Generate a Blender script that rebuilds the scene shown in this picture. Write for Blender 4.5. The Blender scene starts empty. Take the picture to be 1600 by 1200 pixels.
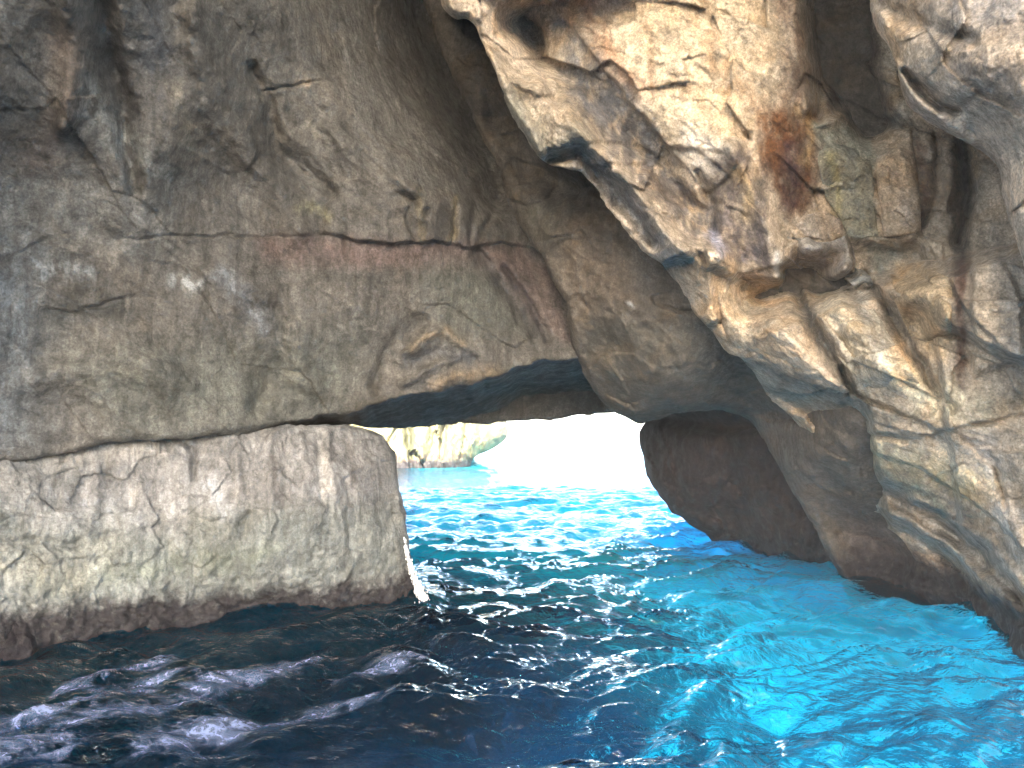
import bpy, math, random
import numpy as np

# ------------------------------------------------------------------ camera, sky, sun, exposure
SC = bpy.context.scene
COL = SC.collection
CAM_H = 2.4
FPX = 1250.0                      # focal length in pixels of the 1600 px wide photograph
PITCH = math.atan(90.0 / FPX)     # horizon sits 90 px under the picture centre
SUN_EL, SUN_AZ = 29.0, 180.0      # azimuth measured from +Y towards +X (sun stands behind the boat)

cam_data = bpy.data.cameras.new('camera')
cam_data.sensor_width = 36.0
cam_data.lens = FPX / 1600.0 * 36.0
cam_data.clip_start = 0.05
cam_data.clip_end = 20000
cam = bpy.data.objects.new('camera', cam_data)
COL.objects.link(cam)
cam.location = (0, 0, CAM_H)
cam.rotation_euler = (math.pi / 2 + PITCH, 0, 0)
SC.camera = cam

world = bpy.data.worlds.new('World')
SC.world = world
world.use_nodes = True
wn = world.node_tree
bg = wn.nodes['Background']
sky = wn.nodes.new('ShaderNodeTexSky')
sky.sky_type = 'NISHITA'
sky.sun_disc = False
sky.sun_elevation = math.radians(SUN_EL)
sky.sun_rotation = math.radians(SUN_AZ)
sky.air_density = 1.0
sky.dust_density = 2.0
sky.ozone_density = 0.4
wn.links.new(sky.outputs[0], bg.inputs['Color'])
bg.inputs['Strength'].default_value = 0.15

sun_data = bpy.data.lights.new('sun', 'SUN')
sun_data.energy = 5.0
sun_data.angle = math.radians(0.5)
sun_data.color = (1.0, 0.95, 0.87)
sun = bpy.data.objects.new('sun', sun_data)
COL.objects.link(sun)
sun.rotation_euler = (math.radians(-(90 - SUN_EL)), 0, math.radians(-SUN_AZ))

SC.view_settings.view_transform = 'Standard'
SC.view_settings.look = 'None'
SC.view_settings.gamma = 1.0
SC.view_settings.exposure = 3.6
SC.render.engine = 'CYCLES'
SC.cycles.use_denoising = True
SC.cycles.max_bounces = 8
SC.cycles.diffuse_bounces = 2
SC.cycles.glossy_bounces = 3
SC.cycles.transmission_bounces = 6
SC.cycles.sample_clamp_indirect = 1.2
SC.cycles.caustics_reflective = False
SC.cycles.caustics_refractive = True
SC.cycles.blur_glossy = 0.5

# ------------------------------------------------------------------ numpy noise
RNG = np.random.RandomState(11)
PERM = np.concatenate([RNG.permutation(256)] * 3)
GR = RNG.normal(size=(256, 3)); GR /= np.linalg.norm(GR, axis=1)[:, None]
HV = RNG.rand(256, 3)


def perlin(p):
    i = np.floor(p).astype(np.int64); f = p - i; i &= 255
    w = f * f * f * (f * (f * 6 - 15) + 10)
    out = 0
    for a in (0, 1):
        wa = w[:, 0] if a else 1 - w[:, 0]
        for b in (0, 1):
            wb = w[:, 1] if b else 1 - w[:, 1]
            for c in (0, 1):
                wc = w[:, 2] if c else 1 - w[:, 2]
                h = PERM[PERM[PERM[i[:, 0] + a] + i[:, 1] + b] + i[:, 2] + c]
                g = GR[h]
                out = out + wa * wb * wc * (g[:, 0] * (f[:, 0] - a) + g[:, 1] * (f[:, 1] - b) + g[:, 2] * (f[:, 2] - c))
    return out * 1.6


def fbm(p, octv=4, gain=0.5, ridged=False):
    s, a, t = 0.0, 1.0, 0.0
    for k in range(octv):
        n = perlin(p * (2.03 ** k) + 17.3 * k)
        if ridged:
            n = 1 - 2 * np.abs(n)
        s = s + a * n; t += a; a *= gain
    return s / t


def facets(p):
    """chiselled planes: offset and tilt per Voronoi cell; also the distance to the cell joint"""
    i = np.floor(p).astype(np.int64)
    b1 = np.full(len(p), 9.0); b2 = np.full(len(p), 9.0); val = np.zeros(len(p))
    for a in (-1, 0, 1):
        for b in (-1, 0, 1):
            for c in (-1, 0, 1):
                q = i + (a, b, c)
                qq = q & 255
                h = PERM[PERM[PERM[qq[:, 0]] + qq[:, 1]] + qq[:, 2]]
                d = p - q - HV[h]
                r = np.sqrt((d * d).sum(1))
                v = (HV[h, 0] - 0.5) + (d * GR[h]).sum(1) * 0.9
                m = r < b1
                b2 = np.where(m, b1, np.minimum(b2, r))
                val = np.where(m, v, val)
                b1 = np.where(m, r, b1)
    return val, b2 - b1


def sstep(x, a, b):
    t = np.clip((x - a) / (b - a), 0, 1)
    return t * t * (3 - 2 * t)


# ------------------------------------------------------------------ picture pixel + distance -> point in the place
CP, SP = math.cos(PITCH), math.sin(PITCH)


def place(u, v, D):
    cx = (u - 800.0) / FPX; cy = (600.0 - v) / FPX
    dy = CP - SP * cy; dz = SP + CP * cy
    return np.stack([cx / dy * D, D + 0 * cx, CAM_H + dz / dy * D], -1)


def dpoly(u, v, pts, closed=False):
    """distance to polyline, signed side (+ = left of travel on screen, i.e. above for left-to-right), position along 0..1"""
    pts = np.array(pts, float)
    if closed:
        pts = np.vstack([pts, pts[:1]])
    best = np.full(u.shape, 1e9); side = np.zeros(u.shape); tt = np.zeros(u.shape)
    bx = np.zeros(u.shape); by = np.zeros(u.shape)
    seg = np.linalg.norm(np.diff(pts, axis=0), axis=1); acc = np.concatenate([[0], np.cumsum(seg)]); L = acc[-1]
    for k in range(len(pts) - 1):
        ax, ay = pts[k]; ex, ey = pts[k + 1] - pts[k]
        l2 = ex * ex + ey * ey
        if l2 < 1e-9:
            continue
        t = np.clip(((u - ax) * ex + (v - ay) * ey) / l2, 0, 1)
        qx = ax + t * ex; qy = ay + t * ey
        d = np.hypot(u - qx, v - qy)
        m = d < best
        best = np.where(m, d, best)
        side = np.where(m, np.sign((v - ay) * -ex + (u - ax) * ey), side)
        tt = np.where(m, (acc[k] + t * seg[k]) / L, tt)
        bx = np.where(m, qx, bx); by = np.where(m, qy, by)
    return best, side, tt, bx, by


def inside(u, v, pts):
    pts = np.array(pts, float); n = len(pts)
    r = np.zeros(u.shape, bool)
    for k in range(n):
        x0, y0 = pts[k]; x1, y1 = pts[(k + 1) % n]
        if y0 == y1:
            continue
        c = ((y0 > v) != (y1 > v)) & (u < (x1 - x0) * (v - y0) / (y1 - y0) + x0)
        r ^= c
    return r


def roughen(poly, amp, seed, passes=2):
    pts = np.array(poly, float); out = []
    n = len(pts)
    for k in range(n):
        a, b = pts[k], pts[(k + 1) % n]
        m = max(1, int(np.linalg.norm(b - a) / 7))
        for j in range(m):
            out.append(a + (b - a) * j / m)
    out = np.array(out)
    for _ in range(passes):
        out = 0.25 * np.roll(out, 1, 0) + 0.5 * out + 0.25 * np.roll(out, -1, 0)
    q = np.column_stack([out / 26.0, np.full(len(out), seed * 3.7)])
    jx = fbm(q, 4, 0.75); jy = fbm(q + 31.7, 4, 0.75)
    return out + amp * np.column_stack([jx, jy])


def rbf(ctrl, u, v, c=140.0):
    C = np.array(ctrl, float); X = C[:, :2]
    n = len(C)
    K = np.sqrt(((X[:, None] - X[None]) ** 2).sum(-1) + c * c)
    A = np.zeros((n + 3, n + 3)); A[:n, :n] = K; A[:n, n] = 1; A[:n, n + 1:] = X / 1000.0
    A[n, :n] = 1; A[n + 1:, :n] = X.T / 1000.0
    w = np.linalg.solve(A, np.concatenate([C[:, 2], np.zeros(3)]))
    out = w[n] + w[n + 1] * u / 1000.0 + w[n + 2] * v / 1000.0
    for k in range(n):
        out = out + w[k] * np.sqrt((u - X[k, 0]) ** 2 + (v - X[k, 1]) ** 2 + c * c)
    return out


def axis(lo, hi, a, b, fine, coarse):
    s = []
    x = lo
    while x < hi:
        s.append(x)
        x += fine if a - 12 <= x <= b + 12 else coarse
    s.append(hi)
    return np.array(s)


def link_mesh(name, verts, faces, mat, parent=None, smooth=True, colors=None):
    me = bpy.data.meshes.new(name)
    faces = [np.asarray(f) for f in faces if len(f)]
    nv = len(verts)
    me.vertices.add(nv); me.vertices.foreach_set('co', np.asarray(verts, np.float32).ravel())
    loops = np.concatenate([f.ravel() for f in faces]).astype(np.int32)
    sizes = np.concatenate([np.full(len(f), f.shape[1]) for f in faces])
    starts = np.concatenate([[0], np.cumsum(sizes)[:-1]]).astype(np.int32)
    me.loops.add(len(loops)); me.loops.foreach_set('vertex_index', loops)
    me.polygons.add(len(sizes)); me.polygons.foreach_set('loop_start', starts)
    me.polygons.foreach_set('use_smooth', np.full(len(sizes), smooth))
    if colors is not None:
        at = me.color_attributes.new('mineral', 'FLOAT_COLOR', 'POINT')
        at.data.foreach_set('color', np.column_stack([colors, np.ones(nv)]).astype(np.float32).ravel())
    me.update(calc_edges=True); me.validate()
    me.materials.append(mat)
    ob = bpy.data.objects.new(name, me)
    COL.objects.link(ob)
    if parent:
        ob.parent = parent
    return ob


def tag(o, label=None, cat=None, group=None, kind=None):
    for k, x in (('label', label), ('category', cat), ('group', group), ('kind', kind)):
        if x:
            o[k] = x
    return o


# ------------------------------------------------------------------ materials
def nodes_of(name):
    m = bpy.data.materials.new(name); m.use_nodes = True
    nt = m.node_tree; nt.nodes.clear()
    return m, nt, nt.nodes, nt.links


def math_node(N, L, op, a, b=None, clamp=False):
    n = N.new('ShaderNodeMath'); n.operation = op; n.use_clamp = clamp
    for i, x in enumerate((a, b)):
        if x is None:
            continue
        if isinstance(x, (int, float)):
            n.inputs[i].default_value = x
        else:
            L.new(x, n.inputs[i])
    return n.outputs[0]


def ramp(N, L, fac, stops):
    r = N.new('ShaderNodeValToRGB')
    e = r.color_ramp.elements
    while len(e) < len(stops):
        e.new(0.5)
    for el, (p, c) in zip(e, stops):
        el.position = p
        el.color = (c, c, c, 1) if isinstance(c, (int, float)) else (*c, 1)
    L.new(fac, r.inputs[0])
    return r.outputs[0]


def mixc(N, L, mode, fac, a, b):
    n = N.new('ShaderNodeMix'); n.data_type = 'RGBA'; n.blend_type = mode
    for i, x in ((0, fac), (6, a), (7, b)):
        if isinstance(x, (int, float)):
            n.inputs[i].default_value = x
        elif isinstance(x, tuple):
            n.inputs[i].default_value = (*x, 1)
        else:
            L.new(x, n.inputs[i])
    return n.outputs[2]


def noise(N, L, vec, scale, detail=5, rough=0.6, dist=0.0):
    n = N.new('ShaderNodeTexNoise')
    n.inputs['Scale'].default_value = scale; n.inputs['Detail'].default_value = detail
    n.inputs['Roughness'].default_value = rough; n.inputs['Distortion'].default_value = dist
    L.new(vec, n.inputs['Vector'])
    return n.outputs['Fac']


def mapping(N, L, vec, scale, rot=(0, 0, 0)):
    n = N.new('ShaderNodeMapping'); n.inputs['Scale'].default_value = scale
    n.inputs['Rotation'].default_value = rot
    L.new(vec, n.inputs['Vector'])
    return n.outputs[0]


def rock_material(name, contrast=0.5, streak=0.4, streak_rot=0.0, bump=0.6, wet=0.3, band=0.5, warm=(0.5, 0.36, 0.2), grain=1.0):
    """limestone: mineral colours and some painted shade carried by the mesh, broken up by mottling, run-off streaks, pits and the algae band at the sea"""
    m, nt, N, L = nodes_of(name)
    geo = N.new('ShaderNodeNewGeometry'); pos = geo.outputs['Position']
    att = N.new('ShaderNodeAttribute'); att.attribute_name = 'mineral'
    n1 = noise(N, L, pos, 1.7 * grain, 8, 0.68, 0.4)
    n2 = noise(N, L, pos, 9.0 * grain, 6, 0.72, 0.2)
    sm = mapping(N, L, pos, (6.5, 6.5, 0.9), (0, streak_rot, 0))
    n3 = noise(N, L, sm, 1.0 * grain, 6, 0.65, 0.6)
    c = att.outputs['Color']
    mott = ramp(N, L, n1, [(0.25, 1 - contrast), (0.5, 1.0), (0.75, 1 + contrast * 0.6)])
    c = mixc(N, L, 'MULTIPLY', 1.0, c, mott)
    spk = ramp(N, L, n2, [(0.28, 1 - contrast * 0.8), (0.5, 1.0), (0.72, 1 + contrast * 0.8)])
    c = mixc(N, L, 'MULTIPLY', 0.9, c, spk)
    n6 = noise(N, L, pos, 34.0 * grain, 4, 0.75)
    c = mixc(N, L, 'MULTIPLY', 0.8, c, ramp(N, L, n6, [(0.3, 1 - contrast * 0.8), (0.5, 1.0), (0.7, 1 + contrast)]))
    stk = ramp(N, L, n3, [(0.3, 1 - streak), (0.5, 1.0), (0.66, 1 + streak)])
    c = mixc(N, L, 'MULTIPLY', 1.0, c, stk)
    n4 = noise(N, L, pos, 0.9, 5, 0.6, 0.8)
    wf = ramp(N, L, n4, [(0.5, 0.0), (0.68, 0.45)])
    c = mixc(N, L, 'MIX', wf, c, mixc(N, L, 'MULTIPLY', 1.0, c, tuple(2.4 * x for x in warm)))
    # algae and coralline crust near the sea level
    sep = N.new('ShaderNodeSeparateXYZ'); L.new(pos, sep.inputs[0])
    n5 = noise(N, L, pos, 2.2, 5, 0.7, 0.3)
    hz = math_node(N, L, 'SUBTRACT', sep.outputs['Z'], math_node(N, L, 'MULTIPLY', math_node(N, L, 'SUBTRACT', n5, 0.5), 0.9))
    al = N.new('ShaderNodeMapRange'); al.inputs[1].default_value = band; al.inputs[2].default_value = band * 0.55
    L.new(hz, al.inputs[0])
    crust = ramp(N, L, n2, [(0.35, (0.008, 0.005, 0.008)), (0.55, (0.015, 0.0125, 0.0155)), (0.75, (0.07, 0.066, 0.06))])
    c = mixc(N, L, 'MIX', math_node(N, L, 'MULTIPLY', al.outputs[0], 0.93), c, crust)
    b = N.new('ShaderNodeBsdfPrincipled')
    L.new(c, b.inputs['Base Color'])
    rr = ramp(N, L, noise(N, L, pos, 3.1, 5, 0.7), [(0.42, 0.85), (0.62, 0.85 - wet)])
    L.new(rr, b.inputs['Roughness'])
    b.inputs['Specular IOR Level'].default_value = 0.3
    b1 = N.new('ShaderNodeBump'); b1.inputs['Distance'].default_value = 0.12; b1.inputs['Strength'].default_value = bump
    L.new(n1, b1.inputs['Height'])
    b2 = N.new('ShaderNodeBump'); b2.inputs['Distance'].default_value = 0.03; b2.inputs['Strength'].default_value = bump
    L.new(noise(N, L, pos, 14 * grain, 8, 0.75), b2.inputs['Height']); L.new(b1.outputs[0], b2.inputs['Normal'])
    b3 = N.new('ShaderNodeBump'); b3.inputs['Distance'].default_value = 0.05; b3.inputs['Strength'].default_value = bump * 0.7
    L.new(n3, b3.inputs['Height']); L.new(b2.outputs[0], b3.inputs['Normal'])
    L.new(b3.outputs[0], b.inputs['Normal'])
    o = N.new('ShaderNodeOutputMaterial'); L.new(b.outputs[0], o.inputs[0])
    return m


def water_material():
    m, nt, N, L = nodes_of('sea_water')
    geo = N.new('ShaderNodeNewGeometry'); pos = geo.outputs['Position']
    mp = mapping(N, L, pos, (1.0, 1.6, 1.0), (0, 0, 0.35))
    h1 = noise(N, L, mp, 2.6, 3, 0.5, 0.6)
    h2 = noise(N, L, mp, 9.5, 4, 0.55, 0.5)
    b1 = N.new('ShaderNodeBump'); b1.inputs['Distance'].default_value = 0.10; b1.inputs['Strength'].default_value = 1.0
    L.new(h1, b1.inputs['Height'])
    b2 = N.new('ShaderNodeBump'); b2.inputs['Distance'].default_value = 0.028; b2.inputs['Strength'].default_value = 1.0
    L.new(h2, b2.inputs['Height']); L.new(b1.outputs[0], b2.inputs['Normal'])
    dt = N.new('ShaderNodeVectorMath'); dt.operation = 'DOT_PRODUCT'
    L.new(geo.outputs['Incoming'], dt.inputs[0]); L.new(b2.outputs[0], dt.inputs[1])
    cs = math_node(N, L, 'ABSOLUTE', dt.outputs['Value'])
    sch = math_node(N, L, 'POWER', math_node(N, L, 'SUBTRACT', 1.0, cs, True), 5.0)
    fres = math_node(N, L, 'ADD', math_node(N, L, 'MULTIPLY', sch, 0.98), 0.02)
    re = N.new('ShaderNodeBsdfRefraction'); re.inputs['IOR'].default_value = 1.333; re.inputs['Roughness'].default_value = 0.0
    re.inputs['Color'].default_value = (0.02, 0.67, 0.97, 1); L.new(b2.outputs[0], re.inputs['Normal'])
    gl = N.new('ShaderNodeBsdfGlossy'); gl.inputs['Roughness'].default_value = 0.03; L.new(b2.outputs[0], gl.inputs['Normal'])
    tr = N.new('ShaderNodeBsdfTransparent'); tr.inputs[0].default_value = (0.02, 0.67, 0.97, 1)
    body = N.new('ShaderNodeMixShader'); body.inputs[0].default_value = 0.17; L.new(re.outputs[0], body.inputs[1]); L.new(tr.outputs[0], body.inputs[2])
    mx = N.new('ShaderNodeMixShader'); L.new(fres, mx.inputs[0]); L.new(body.outputs[0], mx.inputs[1]); L.new(gl.outputs[0], mx.inputs[2])
    o = N.new('ShaderNodeOutputMaterial'); L.new(mx.outputs[0], o.inputs[0])
    return m


def seabed_material():
    m, nt, N, L = nodes_of('seabed_sand_and_ripples')
    att = N.new('ShaderNodeAttribute'); att.attribute_name = 'mineral'
    geo = N.new('ShaderNodeNewGeometry')
    n = noise(N, L, geo.outputs['Position'], 2.0, 5, 0.6)
    c = mixc(N, L, 'MULTIPLY', 1.0, att.outputs['Color'], ramp(N, L, n, [(0.3, 0.8), (0.7, 1.12)]))
    b = N.new('ShaderNodeBsdfDiffuse'); L.new(c, b.inputs[0])
    o = N.new('ShaderNodeOutputMaterial'); L.new(b.outputs[0], o.inputs[0])
    return m


def foam_material():
    m, nt, N, L = nodes_of('sea_foam')
    geo = N.new('ShaderNodeNewGeometry')
    mp = mapping(N, L, geo.outputs['Position'], (1.0, 1.7, 1.0), (0, 0, -0.3))
    n = noise(N, L, mp, 2.2, 8, 0.68, 1.2)
    n2 = noise(N, L, geo.outputs['Position'], 11.0, 6, 0.7, 1.5)
    att = N.new('ShaderNodeAttribute'); att.attribute_name = 'mineral'
    k = math_node(N, L, 'ADD', n, math_node(N, L, 'MULTIPLY', math_node(N, L, 'SUBTRACT', att.outputs['Fac'], 0.72), 0.55))
    k = math_node(N, L, 'ADD', k, math_node(N, L, 'MULTIPLY', math_node(N, L, 'SUBTRACT', n2, 0.5), 0.55))
    a = ramp(N, L, k, [(0.50, 0.0), (0.60, 0.30), (0.76, 0.72)])
    vo = N.new('ShaderNodeTexVoronoi'); vo.feature = 'DISTANCE_TO_EDGE'; vo.inputs['Scale'].default_value = 6.5
    wv = N.new('ShaderNodeVectorMath'); wv.operation = 'ADD'; L.new(mp, wv.inputs[0])
    nz = N.new('ShaderNodeTexNoise'); nz.inputs['Scale'].default_value = 3.5; nz.inputs['Detail'].default_value = 4; L.new(geo.outputs['Position'], nz.inputs['Vector'])
    sc = N.new('ShaderNodeVectorMath'); sc.operation = 'SCALE'; sc.inputs['Scale'].default_value = 0.45; L.new(nz.outputs['Color'], sc.inputs[0]); L.new(sc.outputs[0], wv.inputs[1])
    L.new(wv.outputs[0], vo.inputs['Vector'])
    lace = ramp(N, L, vo.outputs['Distance'], [(0.03, 1.0), (0.22, 0.42)])
    a = math_node(N, L, 'MULTIPLY', a, lace)
    d = N.new('ShaderNodeBsdfDiffuse'); d.inputs[0].default_value = (0.21, 0.26, 0.42, 1)  # violet tint: shade on the foam put into its colour
    t = N.new('ShaderNodeBsdfTransparent')
    mx = N.new('ShaderNodeMixShader'); L.new(a, mx.inputs[0]); L.new(t.outputs[0], mx.inputs[1]); L.new(d.outputs[0], mx.inputs[2])
    o = N.new('ShaderNodeOutputMaterial'); L.new(mx.outputs[0], o.inputs[0])
    return m


# ------------------------------------------------------------------ rock builder
FINE = 2.3


def rock(name, poly, ctrl, base, mat, feats=(), stains_and_shade=(), back=6.0, edge=0.3, rough=4.0, seed=1,
         big=(1.6, 0.22), mid=(0.5, 0.07), fine=(0.14, 0.02), facet=(0.7, 0.10), dip=0.0, squash=1.0, warp=6.0,
         parent=None, step=FINE, tint=0.25, keel=-0.35, gain=(1, 1, 1), passes=1, crusty=0.0, keep=None):
    P = roughen(poly, rough, seed, passes)
    lo = P.min(0); hi = P.max(0)
    us = axis(lo[0] - 1, hi[0] + 1, 0, 1600, step, 14.0)
    vs = axis(lo[1] - 1, hi[1] + 1, 0, 1200, step, 14.0)
    U, V = np.meshgrid(us, vs); sh = U.shape
    U = U.ravel(); V = V.ravel()
    ins = inside(U, V, P)
    I = ins.reshape(sh)
    cell = I[:-1, :-1] | I[1:, :-1] | I[:-1, 1:] | I[1:, 1:]
    idx = np.arange(U.size).reshape(sh)
    quads = np.stack([idx[:-1, :-1], idx[1:, :-1], idx[1:, 1:], idx[:-1, 1:]], -1)[cell]
    used = np.unique(quads)
    remap = np.full(U.size, -1); remap[used] = np.arange(len(used))
    quads = remap[quads]
    U = U[used]; V = V[used]; ins = ins[used]
    out = ~ins
    _, _, _, bx, by = dpoly(U[out], V[out], P, True)
    U[out] = bx; V[out] = by
    # distance to outline, only where it matters
    dist = dpoly(U, V, P[::2], True)[0]
    D = rbf(ctrl, U, V)
    p0 = place(U, V, D)
    # natural wobble of every hand-drawn line
    wq = np.column_stack([U / 45.0, V / 45.0, np.full(len(U), seed * 1.9)])
    Uw = U + warp * fbm(wq, 3, 0.6); Vw = V + warp * fbm(wq + 51.3, 3, 0.6)
    for ft in feats:
        k = ft[0]
        if k in ('ridge', 'valley'):                    # (kind, points, width px, metres)
            d, s, t, _, _ = dpoly(Uw, Vw, ft[1])
            w = ft[2] * (0.45 + 0.55 * np.sin(np.pi * np.clip(t, 0.03, 0.97)) ** 0.5)
            g = np.exp(-(d / w) ** 2)
            D = D + (-ft[3] if k == 'ridge' else ft[3]) * g
        elif k == 'crack':                              # narrow sharp joint
            d, s, t, _, _ = dpoly(Uw, Vw, ft[1])
            D = D + ft[3] * np.clip(1 - d / ft[2], 0, 1) * np.sin(np.pi * np.clip(t, 0.02, 0.98)) ** 0.4
        elif k == 'step':                               # (kind, points, falloff px, metres): left-hand side of travel stands proud
            d, s, t, _, _ = dpoly(Uw, Vw, ft[1])
            sd = d * s
            e = np.sin(np.pi * np.clip(t, 0.0, 1.0)) ** 0.35
            D = D - ft[3] * e * sstep(sd, -2.0, 4.0) * np.exp(-np.maximum(sd, 0) / ft[2])
        elif k == 'fall':                               # right-hand side of travel drops away: metres per px, limit
            d, s, t, _, _ = dpoly(Uw, Vw, ft[1])
            e = np.clip(np.minimum(t, 1 - t) * 12, 0, 1)
            D = D + e * np.minimum(np.maximum(-d * s, 0) * ft[2], ft[3])
        elif k == 'panel':                              # (kind, polygon, bevel px, metres)
            i_ = inside(Uw, Vw, ft[1]); d = dpoly(Uw, Vw, ft[1], True)[0]
            D = D - ft[3] * sstep(np.where(i_, d, -d), -ft[2] * 0.3, ft[2])
        elif k == 'bulge':                              # (kind, u, v, ru, rv, metres, angle)
            ca, sa = math.cos(ft[6]), math.sin(ft[6])
            x = (Uw - ft[1]) * ca + (Vw - ft[2]) * sa; y = -(Uw - ft[1]) * sa + (Vw - ft[2]) * ca
            D = D - ft[5] * np.exp(-((x / ft[3]) ** 2 + (y / ft[4]) ** 2))
    # noise relief in metres, stretched along the dip
    ca, sa = math.cos(dip), math.sin(dip)
    q = np.stack([p0[:, 0] * ca - p0[:, 2] * sa, p0[:, 1] * 0.6, p0[:, 0] * sa + p0[:, 2] * ca], -1)
    q[:, 0] /= squash
    q = q + seed * 13.7
    wv = np.stack([fbm(q * 1.3 + 5, 2), fbm(q * 1.3 + 25, 2), fbm(q * 1.3 + 45, 2)], -1)
    q2 = q + 0.10 * wv
    damp = sstep(dist * D / FPX, 0.0, 0.12) * 0.8 + 0.2
    n = big[1] * fbm(q2 / big[0], 3)
    n = n + mid[1] * 1.4 * fbm(q2 / mid[0], 4, 0.6)
    n = n + fine[1] * fbm(q2 / fine[0], 3, 0.6)
    if facet[1]:
        fv, fj = facets(q2 / facet[0])
        n = n + facet[1] * fv
        fv2, fj2 = facets(q2 / (facet[0] * 0.37) + 7.7)
        n = n + facet[1] * 0.14 * fv2
    D = D - n * damp
    # outline rolls away from the viewer
    sm = dist * D / FPX
    x = np.clip(1 - sm / edge, 0, 1)
    D = D + edge * 1.3 * (1 - np.sqrt(np.clip(1 - x * x, 0, 1)))
    co = place(U, V, D)
    if crusty:                                          # knobbly growth in the splash zone
        w = sstep(co[:, 2], 0.95, 0.35)
        D = D - crusty * w * (fbm(co / 0.16, 3, 0.6) + 0.6 * fbm(co / 0.45 + 4.0, 2))
        co = place(U, V, D)
    if keep is not None:
        keep.update(u=U, v=V, d=D)
    # mineral colours, with some shade and glints painted in
    col = np.tile(np.array(base, float), (len(U), 1))
    tn = fbm(q / 2.1 + 3.3, 3)[:, None]
    col = col * (1 + tint * tn * np.array([[1.0, 1.0, 1.0]]))
    wq2 = np.column_stack([U / 30.0, V / 70.0, np.full(len(U), seed * 0.7)])
    Us = U + 14 * fbm(wq2, 3, 0.6); Vs = V + 14 * fbm(wq2 + 9.1, 3, 0.6)
    gn = fbm(np.column_stack([U / 16.0, V / 34.0, np.full(len(U), seed * 2.3)]), 4, 0.65)
    for st in stains_and_shade:                                   # (points, closed?, feather px, colour, strength, breakup)
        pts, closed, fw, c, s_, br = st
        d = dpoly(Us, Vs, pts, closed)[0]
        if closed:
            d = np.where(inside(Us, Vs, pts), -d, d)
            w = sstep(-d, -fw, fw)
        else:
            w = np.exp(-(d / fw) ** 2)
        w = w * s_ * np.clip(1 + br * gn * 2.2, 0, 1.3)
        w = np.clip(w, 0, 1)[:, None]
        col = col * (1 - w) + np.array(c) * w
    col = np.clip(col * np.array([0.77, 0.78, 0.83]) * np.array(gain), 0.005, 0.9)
    # side walls run back into the massif, closed at the rear
    e = np.concatenate([quads[:, [0, 1]], quads[:, [1, 2]], quads[:, [2, 3]], quads[:, [3, 0]]])
    es = np.sort(e, 1); key = es[:, 0].astype(np.int64) * (len(U) + 1) + es[:, 1]
    uq, inv, cnt = np.unique(key, return_inverse=True, return_counts=True)
    be = e[cnt[inv] == 1]
    bv = np.unique(be); rm = np.full(len(U), -1); rm[bv] = np.arange(len(bv))
    Db = D.max() + back
    n0 = len(U); nb = len(bv)
    ring1 = place(U[bv], V[bv], D[bv] + 0.35 * (Db - D[bv]))
    ring2 = place(U[bv], V[bv], np.full(nb, Db))
    if keel is not None:                                # undercut: the foot stays just below the sea surface
        ring1[:, 2] = np.maximum(ring1[:, 2], keel); ring2[:, 2] = np.maximum(ring2[:, 2], keel); co[:, 2] = np.maximum(co[:, 2], keel)
    verts = np.vstack([co, ring1, ring2])
    a, b = be[:, 0], be[:, 1]
    w1 = np.stack([b, a, n0 + rm[a], n0 + rm[b]], -1)
    w2 = np.stack([n0 + rm[b], n0 + rm[a], n0 + nb + rm[a], n0 + nb + rm[b]], -1)
    # rear cap as a fan from its middle
    verts = np.vstack([verts, ring2.mean(0)[None]])
    cap = np.stack([n0 + nb + rm[b], n0 + nb + rm[a], np.full(len(a), len(verts) - 1)], -1)
    cols = np.vstack([col, col[bv], col[bv], col.mean(0)[None]])
    ob = link_mesh(name, verts, [quads, w1, w2, cap], mat, parent, True, cols)
    return ob


M_LEFT = rock_material('grey_brown_limestone', 0.62, 0.40, 0.15, 0.8, 0.30, 0.45, warm=(0.45, 0.40, 0.35))
M_BLOCK = rock_material('pale_fluted_limestone', 0.46, 0.42, 0.0, 0.8, 0.3, 0.46, warm=(0.44, 0.41, 0.37))
M_SMOOTH = rock_material('smooth_brown_limestone', 0.5, 0.3, 0.5, 0.6, 0.2, 0.62)
M_RIGHT = rock_material('warm_weathered_limestone', 0.66, 0.24, -0.6, 0.7, 0.35, 0.62)
M_FAR = rock_material('sunlit_far_limestone', 0.25, 0.4, 0.0, 0.8, 0.2, 0.9, grain=0.4)

RUST = (0.115, 0.050, 0.020); DARK = (0.035, 0.030, 0.033); PALE = (0.62, 0.53, 0.42); CREAM = (0.62, 0.48, 0.32)
GREY = (0.26, 0.25, 0.22); OLIVE = (0.20, 0.20, 0.13); PINK = (0.24, 0.16, 0.135); SLATE = (0.16, 0.16, 0.17)
WHITE = (0.72, 0.70, 0.66); BROWN = (0.11, 0.075, 0.055); TAN = (0.46, 0.34, 0.22)

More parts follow.
